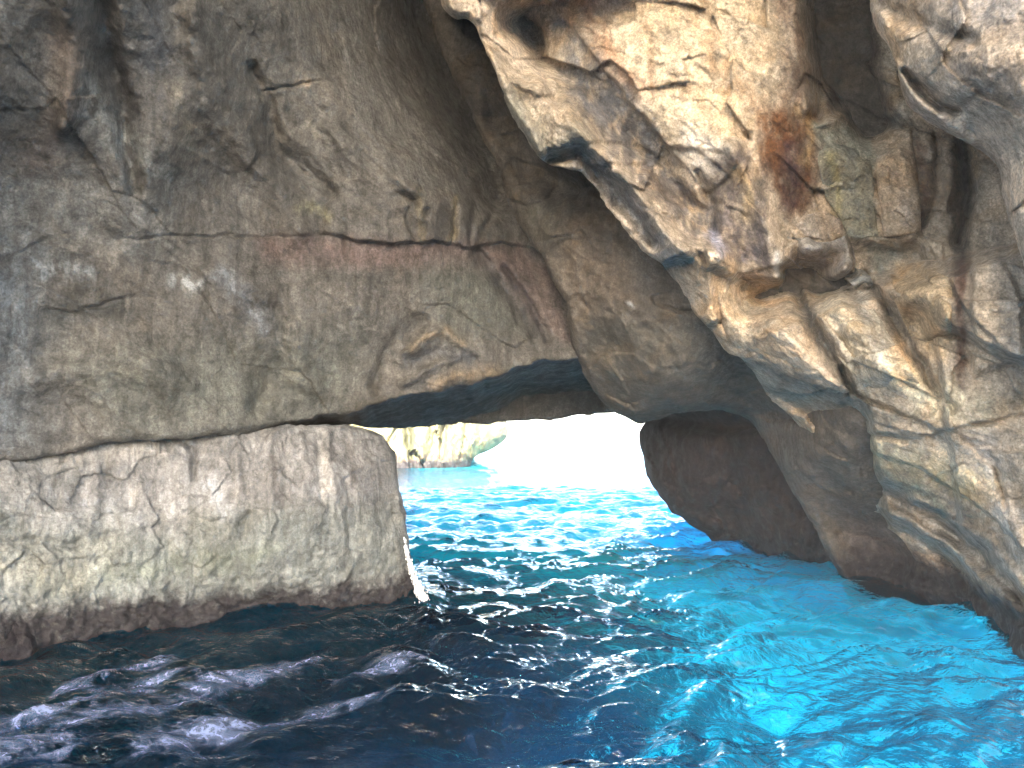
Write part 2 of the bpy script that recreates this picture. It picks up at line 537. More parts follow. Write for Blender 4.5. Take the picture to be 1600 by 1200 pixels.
# ---- left upper wall with the low lintel
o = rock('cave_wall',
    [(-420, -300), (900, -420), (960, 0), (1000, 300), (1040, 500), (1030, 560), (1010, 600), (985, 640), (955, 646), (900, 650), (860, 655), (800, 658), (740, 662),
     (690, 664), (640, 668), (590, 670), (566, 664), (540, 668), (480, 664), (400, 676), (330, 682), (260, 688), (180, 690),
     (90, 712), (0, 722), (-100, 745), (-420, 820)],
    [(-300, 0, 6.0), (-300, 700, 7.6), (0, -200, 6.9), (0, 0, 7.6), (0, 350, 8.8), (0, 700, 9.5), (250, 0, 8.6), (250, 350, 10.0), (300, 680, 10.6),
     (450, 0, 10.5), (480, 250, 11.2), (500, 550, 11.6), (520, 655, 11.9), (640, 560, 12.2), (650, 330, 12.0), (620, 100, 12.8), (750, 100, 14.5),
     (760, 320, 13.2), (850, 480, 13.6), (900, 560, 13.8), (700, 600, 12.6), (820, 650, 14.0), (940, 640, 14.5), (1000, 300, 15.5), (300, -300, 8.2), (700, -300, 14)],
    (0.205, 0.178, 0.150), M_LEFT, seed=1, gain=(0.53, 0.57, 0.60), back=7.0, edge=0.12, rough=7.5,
    big=(1.7, 0.42), mid=(0.6, 0.07), fine=(0.15, 0.035), facet=(0.9, 0.045), tint=0.38, dip=0.6, squash=2.2, warp=9,
    feats=[
        ('step', [(500, 366), (540, 376), (600, 382), (680, 380), (740, 384), (790, 380), (835, 392)], 110, 0.20),
        ('crack', [(178, 374), (260, 368), (400, 372), (520, 368)], 4, 0.07),
        ('crack', [(405, 145), (440, 136), (500, 128)], 4, 0.09),
        ('crack', [(535, 372), (540, 398)], 4, 0.12),
        ('fall', [(400, 668), (470, 655), (560, 640), (610, 622), (660, 614), (700, 608), (760, 592), (800, 574), (850, 562), (915, 560), (990, 560)], 0.055, 2.8),
        ('step', [(760, 610), (800, 600), (870, 592), (950, 590)], 60, 0.5),
        ('valley', [(662, 498), (630, 518), (604, 556), (584, 604)], 17, 0.16),
        ('ridge', [(632, 552), (660, 534), (695, 514), (715, 532), (742, 548)], 9, 0.13),
        ('panel', [(636, 556), (690, 540), (738, 556), (700, 580), (640, 574)], 8, -0.07),
        ('ridge', [(630, 600), (680, 572), (720, 558)], 10, 0.18),
        ('ridge', [(680, 604), (720, 590), (775, 586)], 13, 0.16),
        ('valley', [(640, -120), (676, 60), (735, 190), (780, 300)], 45, 0.9),
        ('valley', [(745, 395), (800, 470), (830, 520)], 12, 0.20), ('valley', [(790, 420), (830, 480), (855, 530)], 10, 0.16),
        ('bulge', 640, 290, 130, 80, 0.5, 0.5), ('bulge', 520, 130, 150, 60, 0.45, 0.9), ('bulge', 250, 230, 60, 150, 0.35, 0.4),
        ('ridge', [(90, -60), (120, 80), (100, 200)], 24, 0.25), ('valley', [(150, -40), (175, 90), (190, 170), (212, 300)], 18, 0.28),
        ('ridge', [(300, 20), (330, 130), (400, 260), (470, 360)], 30, 0.28), ('valley', [(395, 110), (420, 160), (430, 230), (520, 300)], 15, 0.22),
        ('valley', [(560, 240), (640, 320), (650, 372)], 12, 0.16), ('ridge', [(515, 200), (570, 260), (640, 300)], 18, 0.14),
        ('valley', [(668, 330), (660, 375)], 6, 0.12), ('valley', [(712, 320), (706, 378)], 6, 0.14), ('valley', [(742, 310), (735, 378)], 6, 0.10), ('valley', [(770, 330), (750, 378)], 6, 0.12),
        ('step', [(60, 480), (120, 488), (170, 470), (230, 462)], 50, 0.06),
        ('valley', [(430, 480), (440, 540), (400, 640)], 22, 0.16), ('ridge', [(330, 430), (420, 470), (480, 600)], 40, 0.2),
        ('ridge', [(60, 590), (200, 560), (300, 600)], 30, 0.14),
    ],
    stains_and_shade=[
        ([(-100, 270), (240, 280), (270, 380), (200, 400), (-100, 400)], True, 30, (0.34, 0.31, 0.27), 0.75, 0.7),
        ([(-100, 400), (60, 400), (60, 700), (-100, 720)], True, 60, (0.27, 0.28, 0.28), 0.6, 0.5),
        ([(100, 560), (560, 520), (560, 660), (200, 690)], True, 60, (0.235, 0.225, 0.18), 0.65, 0.4),
        ([(400, 370), (810, 380), (850, 420), (640, 420), (420, 410)], True, 16, PINK, 0.75, 0.3),
        ([(640, 420), (740, 400), (840, 520), (700, 530)], True, 30, (0.17, 0.165, 0.13), 0.6, 0.4),
        ([(760, 390), (860, 420), (900, 540), (830, 500)], True, 14, PINK, 0.6, 0.3),
        ([(745, 395), (800, 470), (830, 520)], False, 9, DARK, 0.6, 0.5), ([(790, 420), (830, 480), (855, 530)], False, 9, DARK, 0.6, 0.5),  # dark lines along the two valleys, relief shade put into the colour
        ([(640, 545), (660, 534), (698, 514), (725, 538)], False, 6, (0.40, 0.30, 0.2), 0.75, 0.5),  # tan highlight along the ridge, painted into the colour
        ([(680, 606), (720, 588), (775, 586)], False, 12, (0.36, 0.26, 0.17), 0.8, 0.5),
        ([(640, 562), (690, 548), (735, 560)], False, 10, SLATE, 0.6, 0.4),
        ([(655, 300), (665, 375)], False, 5, (0.34, 0.27, 0.17), 0.7, 0.5), ([(712, 310), (705, 375)], False, 5, (0.36, 0.27, 0.16), 0.7, 0.5), ([(735, 320), (730, 375)], False, 6, DARK, 0.5, 0.4), ([(690, 320), (683, 375)], False, 6, DARK, 0.5, 0.4),
        ([(200, 130), (210, 240)], False, 22, DARK, 0.55, 1.0), ([(170, 60), (190, 160)], False, 20, DARK, 0.4, 0.8), ([(240, 20), (260, 160)], False, 30, SLATE, 0.5, 0.8),
        ([(120, 130), (190, 220), (250, 280)], False, 26, (0.5, 0.48, 0.42), 0.45, 2.6), ([(60, 420), (140, 430)], False, 14, WHITE, 0.6, 2.4), ([(270, 440), (310, 445)], False, 10, WHITE, 0.5, 2.6),  # first pale flecks are wet glints painted into the colour
        ([(100, 60), (110, 150), (60, 250)], False, 30, (0.25, 0.18, 0.14), 0.6, 0.5), ([(270, 130), (300, 230)], False, 16, (0.30, 0.25, 0.19), 0.6, 0.8),
        ([(10, 440), (20, 520)], False, 22, (0.36, 0.36, 0.35), 0.6, 1.6), ([(80, 500), (150, 470), (200, 480)], False, 26, (0.12, 0.12, 0.11), 0.6, 0.8), ([(350, 430), (420, 520)], False, 14, (0.33, 0.33, 0.34), 0.6, 1.2),
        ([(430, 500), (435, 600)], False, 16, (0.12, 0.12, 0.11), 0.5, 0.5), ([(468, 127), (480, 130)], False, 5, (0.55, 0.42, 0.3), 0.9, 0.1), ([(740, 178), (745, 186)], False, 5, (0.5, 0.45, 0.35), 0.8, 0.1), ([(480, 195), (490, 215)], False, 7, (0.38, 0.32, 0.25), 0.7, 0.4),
        ([(470, 320), (510, 335)], False, 9, (0.33, 0.29, 0.17), 0.5, 0.8),
        ([(400, 672), (520, 660)], False, 8, BROWN, 0.5, 0.3), ([(560, 655), (700, 635), (820, 615), (960, 610)], False, 26, (0.10, 0.075, 0.055), 0.9, 0.2),  # brown along the lintel underside: its shade put into the colour
    ])
tag(o, 'big dark grey-brown cave wall above the pale block, forming the low lintel', 'rock wall', kind='thing')

# ---- pale lower block standing in the water
o = rock('rock_block',
    [(-420, 660), (0, 690), (100, 676), (300, 664), (420, 664), (520, 662), (562, 668), (598, 679), (609, 700), (622, 712), (617, 724), (624, 752), (631, 790),
     (637, 832), (643, 870), (652, 908), (660, 938), (664, 960), (662, 1010), (640, 1070), (580, 1130), (300, 1220), (-420, 1400)],
    [(-300, 720, 8.6), (-300, 1000, 7.9), (0, 700, 9.75), (0, 850, 9.55), (40, 1000, 9.65), (0, 1200, 9.6), (300, 680, 11.0), (300, 800, 10.7), (300, 965, 10.9), (560, 665, 12.3), (560, 780, 11.75),
     (560, 940, 11.95), (640, 930, 12.4), (620, 760, 12.5), (300, 1200, 10.9), (640, 1100, 12.4), (600, 1120, 12.5)],
    (0.30, 0.275, 0.235), M_BLOCK, seed=2, gain=(0.66, 0.72, 0.80), keel=-2.5, back=1.2, edge=0.10, rough=8.0, crusty=0.12,
    big=(1.4, 0.16), mid=(0.35, 0.06), fine=(0.12, 0.034), facet=(0.45, 0.055), dip=0.0, squash=0.75, warp=7,
    feats=[
        ('step', [(600, 778), (540, 786), (470, 788), (430, 795), (300, 775), (150, 810), (-50, 800)], 140, 0.05),
        ('crack', [(288, 690), (300, 705), (302, 745)], 7, 0.12),
        ('ridge', [(375, 690), (372, 780)], 8, 0.06), ('ridge', [(420, 680), (425, 790)], 8, 0.06), ('ridge', [(470, 680), (478, 780)], 9, 0.07), ('ridge', [(515, 680), (525, 780)], 9, 0.07), ('valley', [(445, 690), (450, 780)], 7, 0.06), ('valley', [(497, 690), (500, 780)], 7, 0.07),
        ('ridge', [(220, 720), (215, 800)], 10, 0.05), ('ridge', [(150, 730), (140, 840)], 12, 0.05),
        ('valley', [(0, 845), (110, 850), (190, 830)], 8, 0.07), ('valley', [(340, 900), (370, 860), (390, 800)], 12, 0.10),
        
    ],
    stains_and_shade=[
        ([(150, 690), (560, 670), (600, 700), (610, 770), (440, 790), (300, 790), (100, 800)], True, 20, (0.37, 0.33, 0.285), 0.8, 0.5),  # pale grey top, its brightness from facing up painted in too
        ([(-100, 780), (420, 800), (640, 790), (650, 900), (400, 940), (-100, 960)], True, 25, (0.265, 0.26, 0.215), 0.75, 0.35),
        ([(0, 780), (200, 760), (320, 780), (280, 830), (60, 830)], True, 20, (0.46, 0.42, 0.37), 0.6, 0.9),
        ([(60, 905), (250, 890), (420, 870)], False, 22, (0.25, 0.255, 0.18), 0.5, 0.7),
        ([(0, 880), (120, 900), (160, 850)], False, 30, (0.42, 0.38, 0.29), 0.6, 0.9),
        ([(430, 720), (440, 780)], False, 9, BROWN, 0.35, 0.8), ([(330, 760), (350, 800)], False, 14, WHITE, 0.4, 1.6), ([(500, 690), (510, 770)], False, 8, PALE, 0.45, 1.0), ([(545, 690), (550, 760)], False, 7, BROWN, 0.3, 0.9),
        ([(100, 720), (260, 700)], False, 14, PALE, 0.4, 1.0), ([(220, 700), (210, 780)], False, 8, PALE, 0.4, 1.2),
        ([(610, 700), (640, 900)], False, 14, (0.20, 0.18, 0.15), 0.5, 0.4),
    ])
tag(o, 'pale fluted rock block rising from the water at left, purple algae along its foot', 'rock')

# ---- small dark rock at the left edge of the water
o = rock('shore_rock', [(-200, 900), (-60, 925), (0, 942), (22, 952), (42, 972), (56, 992), (66, 1030), (90, 1200), (-200, 1300)],
    [(-150, 920, 9.2), (0, 945, 9.75), (50, 990, 9.7), (0, 1010, 9.5), (-150, 1010, 9.1), (0, 1250, 9.5)],
    (0.03, 0.024, 0.026), M_BLOCK, seed=3, back=0.8, edge=0.12, rough=3, big=(0.8, 0.08), mid=(0.25, 0.05), fine=(0.08, 0.02), facet=(0.3, 0.05))
tag(o, 'small dark wet rock at the left edge, low in the water before the pale block', 'rock')

# ---- smooth diagonal buttress
o = rock('rock_buttress',
    [(560, -420), (640, -60), (676, 40), (700, 105), (728, 160), (752, 215), (782, 262), (790, 312), (832, 386), (846, 398), (864, 440), (884, 474), (890, 520), (900, 556),
     (914, 586), (934, 618), (958, 646), (1004, 663), (1030, 655), (1062, 645), (1130, 641), (1170, 654), (1194, 688), (1212, 722), (1236, 764), (1262, 806),
     (1286, 850), (1302, 884), (1316, 912), (1330, 950), (1360, 1060), (1700, 1060), (1700, 500), (1500, -420)],
    [(640, -50, 14.0), (740, 200, 13.7), (830, 390, 13.2), (900, 560, 13.6), (960, 640, 14.4), (1080, 640, 14.2), (1200, 690, 14.6), (1312, 905, 14.0), (1450, 930, 12.6),
     (900, 250, 12.6), (1000, 420, 12.2), (1100, 560, 12.6), (1230, 700, 13.6), (1350, 820, 13.2), (1500, 700, 11.6), (1300, 300, 11.8), (900, -200, 12), (1330, 1050, 14.0), (1500, 1050, 12.6)],
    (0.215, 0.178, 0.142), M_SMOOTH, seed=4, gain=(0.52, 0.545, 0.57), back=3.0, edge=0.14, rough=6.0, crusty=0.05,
    big=(1.6, 0.26), mid=(0.5, 0.07), fine=(0.14, 0.018), facet=(0.8, 0.08), dip=-0.9, squash=0.5, warp=6,
    feats=[
        ('ridge', [(700, 60), (760, 180), (810, 300)], 26, 0.16), ('valley', [(770, 180), (830, 260), (900, 300)], 30, 0.45),
        ('step', [(840, 392), (852, 402), (870, 380), (930, 366)], 40, 0.10),
        ('crack', [(886, 474), (905, 462), (922, 486)], 5, 0.10), ('crack', [(1035, 480), (1060, 484), (1090, 486)], 4, 0.12),
        ('ridge', [(840, 400), (890, 470), (905, 560)], 16, 0.12), ('bulge', 980, 470, 60, 40, 0.15, 0.8), ('bulge', 1030, 600, 100, 45, 0.22, 0.1),
        ('fall', [(960, 662), (1004, 646), (1062, 632), (1130, 628), (1190, 640)], 0.02, 0.5),
        ('valley', [(1120, 600), (1190, 640), (1262, 660)], 10, 0.14), ('crack', [(1160, 640), (1200, 656), (1258, 655)], 6, 0.14),
        ('ridge', [(1195, 690), (1240, 745), (1300, 850), (1320, 900)], 20, 0.14), ('valley', [(1290, 750), (1310, 800), (1400, 880)], 40, 0.35),
        ('bulge', 1245, 690, 40, 28, 0.14, 0.7),
    ],
    stains_and_shade=[
        ([(900, 380), (990, 400), (1000, 470), (930, 490), (890, 440)], True, 24, (0.27, 0.205, 0.15), 0.7, 0.5),
        ([(920, 500), (1100, 500), (1140, 600), (960, 640), (900, 560)], True, 34, (0.21, 0.19, 0.155), 0.7, 0.4),
        ([(800, 300), (880, 330), (850, 390)], True, 18, (0.27, 0.235, 0.175), 0.6, 0.5),
        ([(1140, 640), (1240, 660), (1320, 800), (1260, 790), (1180, 680)], True, 16, (0.30, 0.235, 0.185), 0.65, 0.4),
        ([(1320, 780), (1440, 860), (1450, 920), (1330, 900)], True, 30, (0.15, 0.105, 0.09), 0.8, 0.4),
        ([(985, 474), (990, 476)], False, 3, WHITE, 0.8, 0.1), ([(1000, 380), (1010, 440)], False, 20, (0.16, 0.15, 0.14), 0.4, 0.6),
    ])
tag(o, 'smooth brown diagonal buttress between the dark wall and the bright right cliff', 'rock')

# ---- dark rock inside the opening
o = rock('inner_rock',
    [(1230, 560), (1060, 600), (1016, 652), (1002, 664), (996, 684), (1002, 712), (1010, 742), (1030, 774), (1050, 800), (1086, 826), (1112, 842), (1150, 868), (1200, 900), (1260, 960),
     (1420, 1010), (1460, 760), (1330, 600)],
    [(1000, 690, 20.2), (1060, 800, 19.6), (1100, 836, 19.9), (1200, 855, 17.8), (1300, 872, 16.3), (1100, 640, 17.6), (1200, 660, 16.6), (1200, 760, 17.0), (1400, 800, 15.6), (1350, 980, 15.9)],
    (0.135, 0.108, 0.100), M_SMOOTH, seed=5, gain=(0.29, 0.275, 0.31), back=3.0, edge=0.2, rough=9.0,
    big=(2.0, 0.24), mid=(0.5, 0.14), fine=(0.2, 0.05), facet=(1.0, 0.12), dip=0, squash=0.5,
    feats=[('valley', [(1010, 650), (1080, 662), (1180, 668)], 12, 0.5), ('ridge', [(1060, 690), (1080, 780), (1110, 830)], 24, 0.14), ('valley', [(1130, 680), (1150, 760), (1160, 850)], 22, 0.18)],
    stains_and_shade=[([(1020, 700), (1070, 800), (1110, 834)], False, 14, (0.05, 0.04, 0.04), 0.7, 0.9), ([(1060, 670), (1160, 690)], False, 16, (0.06, 0.055, 0.055), 0.6, 0.9), ([(1180, 760), (1250, 830)], False, 22, (0.19, 0.15, 0.13), 0.5, 1.2), ([(1050, 700), (1060, 780)], False, 24, (0.165, 0.13, 0.115), 0.6, 0.6), ([(1120, 700), (1130, 800)], False, 18, (0.15, 0.12, 0.11), 0.5, 0.6)])
tag(o, 'dark purple-brown rock hanging over the turquoise water just right of the bright opening', 'rock')

# ---- bright right face
HOST = {}
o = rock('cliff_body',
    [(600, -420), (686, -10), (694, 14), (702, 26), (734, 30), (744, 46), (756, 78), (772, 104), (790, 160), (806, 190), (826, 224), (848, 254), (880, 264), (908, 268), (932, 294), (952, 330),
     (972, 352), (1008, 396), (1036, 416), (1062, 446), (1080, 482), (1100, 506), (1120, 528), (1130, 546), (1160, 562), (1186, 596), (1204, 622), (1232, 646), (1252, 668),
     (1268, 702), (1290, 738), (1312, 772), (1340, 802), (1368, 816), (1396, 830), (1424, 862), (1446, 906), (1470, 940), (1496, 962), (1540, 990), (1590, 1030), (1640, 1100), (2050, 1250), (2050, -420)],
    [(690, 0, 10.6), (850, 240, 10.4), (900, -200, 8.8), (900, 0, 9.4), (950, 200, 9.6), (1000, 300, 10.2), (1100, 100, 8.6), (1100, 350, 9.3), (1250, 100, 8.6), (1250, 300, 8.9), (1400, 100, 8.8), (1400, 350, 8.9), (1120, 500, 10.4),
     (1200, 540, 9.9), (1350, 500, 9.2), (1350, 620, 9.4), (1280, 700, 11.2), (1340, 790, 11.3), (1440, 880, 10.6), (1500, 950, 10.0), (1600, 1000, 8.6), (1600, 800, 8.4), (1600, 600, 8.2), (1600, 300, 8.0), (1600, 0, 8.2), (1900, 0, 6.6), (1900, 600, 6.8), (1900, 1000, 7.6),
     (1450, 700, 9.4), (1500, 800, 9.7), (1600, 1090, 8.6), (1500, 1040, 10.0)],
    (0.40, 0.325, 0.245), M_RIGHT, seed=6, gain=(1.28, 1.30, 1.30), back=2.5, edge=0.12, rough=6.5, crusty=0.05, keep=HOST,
    big=(1.5, 0.13), mid=(0.36, 0.045), fine=(0.10, 0.03), facet=(1.0, 0.20), dip=-0.85, squash=0.42, warp=8,
    feats=[
        # lip of the hanging mass and the slab under it
        ('fall', [(1130, 540), (1112, 480), (1104, 420), (1062, 388), (1030, 352), (1000, 304), (958, 262), (922, 226), (880, 176), (836, 150), (800, 128), (776, 92), (752, 52), (730, 10)], 0.030, 1.7),
        ('step', [(1130, 540), (1112, 480), (1104, 420), (1062, 388), (1030, 352), (1000, 304), (958, 262), (922, 226), (870, 168), (836, 148), (800, 126), (776, 92), (752, 52), (730, 10)][::-1], 120, 0.0),
        ('ridge', [(760, 80), (800, 160), (850, 246)], 12, 0.25), ('valley', [(860, 250), (905, 236), (960, 300), (1020, 380)], 16, 0.5),
        ('valley', [(812, -40), (838, 60), (852, 130), (880, 180)], 12, 0.22), ('step', [(800, 126), (836, 148), (866, 148), (874, 132)][::-1], 30, -0.18), ('ridge', [(760, 20), (800, 70), (850, 130)], 26, 0.22),
        ('crack', [(900, 228), (960, 226), (1000, 232), (1030, 250)], 8, 0.22), ('valley', [(950, 262), (1010, 262), (1060, 300), (1100, 330)], 9, 0.20),
        ('crack', [(985, 285), (1040, 300), (1090, 350)], 6, 0.14), ('crack', [(1000, 320), (1050, 340), (1080, 372)], 6, 0.14),
        ('bulge', 1060, 110, 170, 110, 0.25, 0.9), ('bulge', 960, 120, 60, 40, 0.18, 0.9),
        # torn wet tip
        ('fall', [(1098, 378), (1112, 408), (1150, 424), (1180, 428), (1214, 434), (1228, 404), (1240, 380)], 0.035, 0.6),
        ('valley', [(1094, 270), (1112, 320), (1112, 380)], 10, 0.24), ('ridge', [(1140, 230), (1180, 300), (1215, 428)], 18, 0.20), ('valley', [(1170, 210), (1150, 270), (1110, 300)], 9, 0.12),
        ('ridge', [(1105, 366), (1125, 405)], 9, 0.16),
        # dark chimney between the hanging mass and the corner boulder
        ('valley', [(1312, -140), (1312, 30), (1320, 110), (1360, 190)], 36, 2.4), ('valley', [(1300, -60), (1290, 80), (1278, 180)], 16, 0.4), ('ridge', [(1232, -60), (1250, 80), (1262, 170)], 16, 0.22),
        ('valley', [(1505, 220), (1512, 300), (1498, 380)], 14, 0.40), ('valley', [(1460, 210), (1470, 300), (1445, 350)], 8, 0.14),
        # panels
        ('panel', [(1330, 176), (1400, 182), (1410, 202), (1350, 208), (1325, 200)], 6, -0.30), ('ridge', [(1282, 196), (1330, 178), (1420, 190)], 8, 0.12),
        ('fall', [(1445, 366), (1400, 372), (1330, 372), (1322, 360)][::-1], 0.012, 0.28),
        ('panel', [(1516, 400), (1560, 390), (1600, 460), (1600, 560), (1520, 590)], 10, 0.12),
        # gully and the ribs under the tip
        ('valley', [(1222, 424), (1248, 470), (1290, 540), (1330, 610)], 12, 0.42), ('valley', [(1230, 420), (1280, 455), (1320, 442)], 13, 0.60),
        ('ridge', [(1140, 430), (1165, 500), (1220, 540), (1310, 612)], 22, 0.22), ('ridge', [(1300, 470), (1350, 520), (1400, 600)], 26, 0.28), ('valley', [(1352, 430), (1400, 500), (1450, 590), (1490, 640)], 9, 0.24),
        ('crack', [(1160, 556), (1200, 528), (1250, 545), (1290, 600)], 7, 0.12), ('crack', [(1165, 565), (1220, 556), (1260, 590)], 6, 0.10), ('crack', [(1140, 420), (1130, 480), (1146, 548)], 6, 0.14),
        ('fall', [(1356, 606), (1310, 614), (1250, 590), (1196, 566), (1160, 560)][::-1], 0.016, 0.7),
        ('step', [(1322, 676), (1360, 680), (1420, 684), (1500, 668), (1600, 646)], 70, 0.14), ('crack', [(1320, 678), (1370, 682), (1420, 684)], 7, 0.22), ('crack', [(1520, 664), (1556, 662)], 5, 0.14), ('crack', [(1590, 650), (1640, 645)], 5, 0.12),
        # long diagonal slabs
        ('step', [(870, 10), (960, 130), (1040, 230), (1105, 300)], 110, 0.20), ('step', [(1120, 446), (1200, 520), (1300, 600), (1420, 652), (1560, 700)], 60, 0.12),
        ('step', [(1325, 690), (1430, 730), (1530, 790), (1600, 860), (1650, 920)], 80, 0.24), ('step', [(1290, 740), (1380, 800), (1470, 850), (1560, 930), (1620, 985)], 60, 0.20), ('step', [(1440, 362), (1500, 470), (1620, 610)], 70, 0.14),
        # diagonal ribs falling to the sea
        ('fall', [(1310, 700), (1360, 730), (1400, 752), (1460, 772), (1530, 800), (1570, 840), (1600, 890), (1660, 960)], 0.012, 1.4),
        ('ridge', [(1268, 668), (1290, 724), (1340, 790), (1420, 810), (1500, 880), (1600, 985)], 14, 0.30), ('valley', [(1330, 740), (1400, 780), (1470, 820), (1560, 890), (1600, 940)], 14, 0.40),
        ('ridge', [(1430, 780), (1470, 800), (1540, 850), (1600, 920)], 13, 0.30), ('valley', [(1370, 812), (1440, 840), (1520, 920), (1600, 980)], 11, 0.32), ('ridge', [(1500, 740), (1560, 780), (1600, 860)], 16, 0.14),
        ('bulge', 1400, 850, 26, 12, 0.14, 0.6), ('bulge', 1490, 860, 24, 12, 0.16, 0.7), ('bulge', 1540, 830, 20, 12, 0.15, 0.7), ('bulge', 1440, 800, 22, 12, 0.15, 0.6), ('bulge', 1570, 930, 24, 14, 0.15, 0.9),
        ('crack', [(1530, 700), (1550, 720), (1566, 770), (1572, 800)], 6, 0.16), ('crack', [(1510, 690), (1540, 720), (1560, 740)], 6, 0.14),
    ],
    stains_and_shade=[
        ([(1000, -60), (1200, -60), (1210, 120), (1150, 200), (1060, 250), (1000, 200), (940, 80)], True, 40, (0.60, 0.485, 0.345), 0.85, 0.45),
        ([(760, -40), (860, 130), (800, 110), (740, 40), (700, -20)], True, 14, (0.56, 0.46, 0.36), 0.8, 0.5),
        ([(860, 0), (1000, 140), (1060, 260), (960, 220), (880, 120)], True, 24, (0.19, 0.18, 0.175), 0.8, 0.9),
        ([(900, -20), (940, 60), (960, 110), (1010, 140)], False, 18, (0.36, 0.22, 0.14), 0.65, 1.0), ([(1010, 100), (1025, 150)], False, 6, RUST, 0.6, 0.5), ([(1000, 10), (1020, 60), (1010, 110)], False, 8, (0.34, 0.22, 0.13), 0.5, 0.9),
        ([(1060, 200), (1140, 220), (1120, 290), (1060, 270)], True, 20, (0.62, 0.55, 0.47), 0.75, 0.7),
        ([(1180, 170), (1280, 170), (1270, 320), (1230, 335), (1190, 260)], True, 14, RUST, 0.95, 0.45), ([(1215, -20), (1250, 60), (1240, 160)], False, 22, (0.20, 0.13, 0.09), 0.7, 0.8),
        ([(1240, 230), (1235, 320)], False, 16, (0.045, 0.025, 0.03), 0.8, 0.5), ([(1250, 170), (1268, 190), (1260, 250)], False, 9, (0.45, 0.30, 0.15), 0.6, 0.8),
        ([(1110, 250), (1160, 230), (1200, 340), (1215, 425), (1130, 410), (1105, 350)], True, 12, (0.12, 0.10, 0.095), 0.8, 0.8), ([(1150, 270), (1170, 300), (1165, 340)], False, 12, (0.42, 0.31, 0.18), 0.6, 0.8), ([(1195, 260), (1190, 320)], False, 10, DARK, 0.5, 0.6),
        ([(1110, 365), (1125, 395)], False, 8, (0.45, 0.47, 0.62), 0.7, 0.5), ([(1216, 395), (1216, 425)], False, 4, WHITE, 0.9, 0.1),
        ([(1120, 410), (1140, 440), (1150, 530)], False, 20, (0.46, 0.36, 0.25), 0.6, 0.4),
        ([(1268, -60), (1350, -60), (1380, 130), (1420, 220), (1400, 180), (1290, 170)], True, 14, (0.07, 0.050, 0.042), 0.9, 0.3), ([(1312, -60), (1320, 60)], False, 40, (0.012, 0.015, 0.022), 0.95, 0.1),  # near-black down the chimney: recess shade put into the colour
        ([(1270, 190), (1360, 200), (1372, 370), (1325, 370)], True, 9, (0.30, 0.285, 0.22), 0.9, 0.5), ([(1300, 250), (1310, 350)], False, 7, (0.42, 0.38, 0.22), 0.6, 0.9), ([(1345, 260), (1350, 350)], False, 8, (0.18, 0.18, 0.15), 0.6, 0.6),
        ([(1330, 178), (1400, 190)], False, 13, (0.09, 0.095, 0.095), 0.85, 0.3),
        ([(1364, 215), (1424, 205), (1440, 360), (1378, 364)], True, 8, (0.47, 0.365, 0.26), 0.9, 0.35),
        ([(1440, 230), (1450, 300), (1440, 350)], False, 13, (0.10, 0.06, 0.042), 0.85, 0.4), ([(1470, 200), (1490, 320)], False, 26, (0.22, 0.165, 0.125), 0.6, 0.6),
        ([(1500, 218), (1512, 290), (1503, 360), (1500, 440)], False, 13, (0.065, 0.05, 0.045), 0.9, 0.2), ([(1502, 420), (1500, 500), (1505, 600)], False, 12, (0.085, 0.045, 0.03), 0.9, 0.35),
        ([(1396, 412), (1440, 410), (1488, 440), (1480, 570), (1440, 550)], True, 9, (0.50, 0.37, 0.23), 0.85, 0.35), ([(1520, 400), (1560, 400), (1570, 520), (1520, 600)], True, 16, (0.47, 0.36, 0.25), 0.7, 0.5), ([(1560, 380), (1600, 500), (1600, 600)], False, 34, (0.24, 0.215, 0.19), 0.65, 0.6),
        ([(1300, 480), (1350, 560), (1340, 600)], False, 22, (0.56, 0.49, 0.37), 0.7, 0.5), ([(1345, 470), (1365, 530), (1390, 590)], False, 13, (0.38, 0.365, 0.33), 0.8, 0.3), ([(1400, 530), (1450, 620), (1470, 650)], False, 10, (0.48, 0.30, 0.15), 0.6, 0.6),
        ([(1380, 570), (1440, 600), (1540, 640)], False, 24, (0.58, 0.50, 0.35), 0.6, 1.0), ([(1230, 430), (1270, 445)], False, 10, (0.14, 0.15, 0.14), 0.6, 0.3), ([(1278, 450), (1290, 455)], False, 9, (0.40, 0.42, 0.32), 0.6, 0.3),
        ([(1350, 380), (1420, 385), (1370, 440)], True, 10, (0.24, 0.235, 0.20), 0.8, 0.4),
        ([(1330, 690), (1430, 730), (1520, 770)], False, 22, (0.50, 0.40, 0.23), 0.65, 0.8), ([(1440, 690), (1500, 720)], False, 20, (0.55, 0.48, 0.38), 0.6, 0.8), ([(1540, 700), (1560, 780), (1600, 860)], False, 24, (0.55, 0.48, 0.41), 0.7, 0.5),
        ([(1270, 670), (1340, 790), (1420, 840), (1600, 960), (1600, 860), (1500, 780), (1360, 730)], True, 16, (0.27, 0.235, 0.195), 0.85, 0.35), ([(1370, 735), (1420, 755), (1470, 790)], False, 12, (0.16, 0.175, 0.13), 0.6, 0.4),
        ([(1290, 700), (1340, 790)], False, 14, (0.40, 0.33, 0.26), 0.6, 0.5),
        ([(1380, 840), (1450, 900), (1480, 950), (1600, 1010), (1600, 960), (1480, 880)], True, 14, (0.12, 0.075, 0.065), 0.8, 0.4),
        ([(900, 130), (980, 220), (1060, 290), (1100, 340)], False, 24, (0.10, 0.10, 0.11), 0.65, 1.8), ([(960, 240), (1040, 300), (1090, 370)], False, 22, (0.12, 0.105, 0.10), 0.6, 1.5),
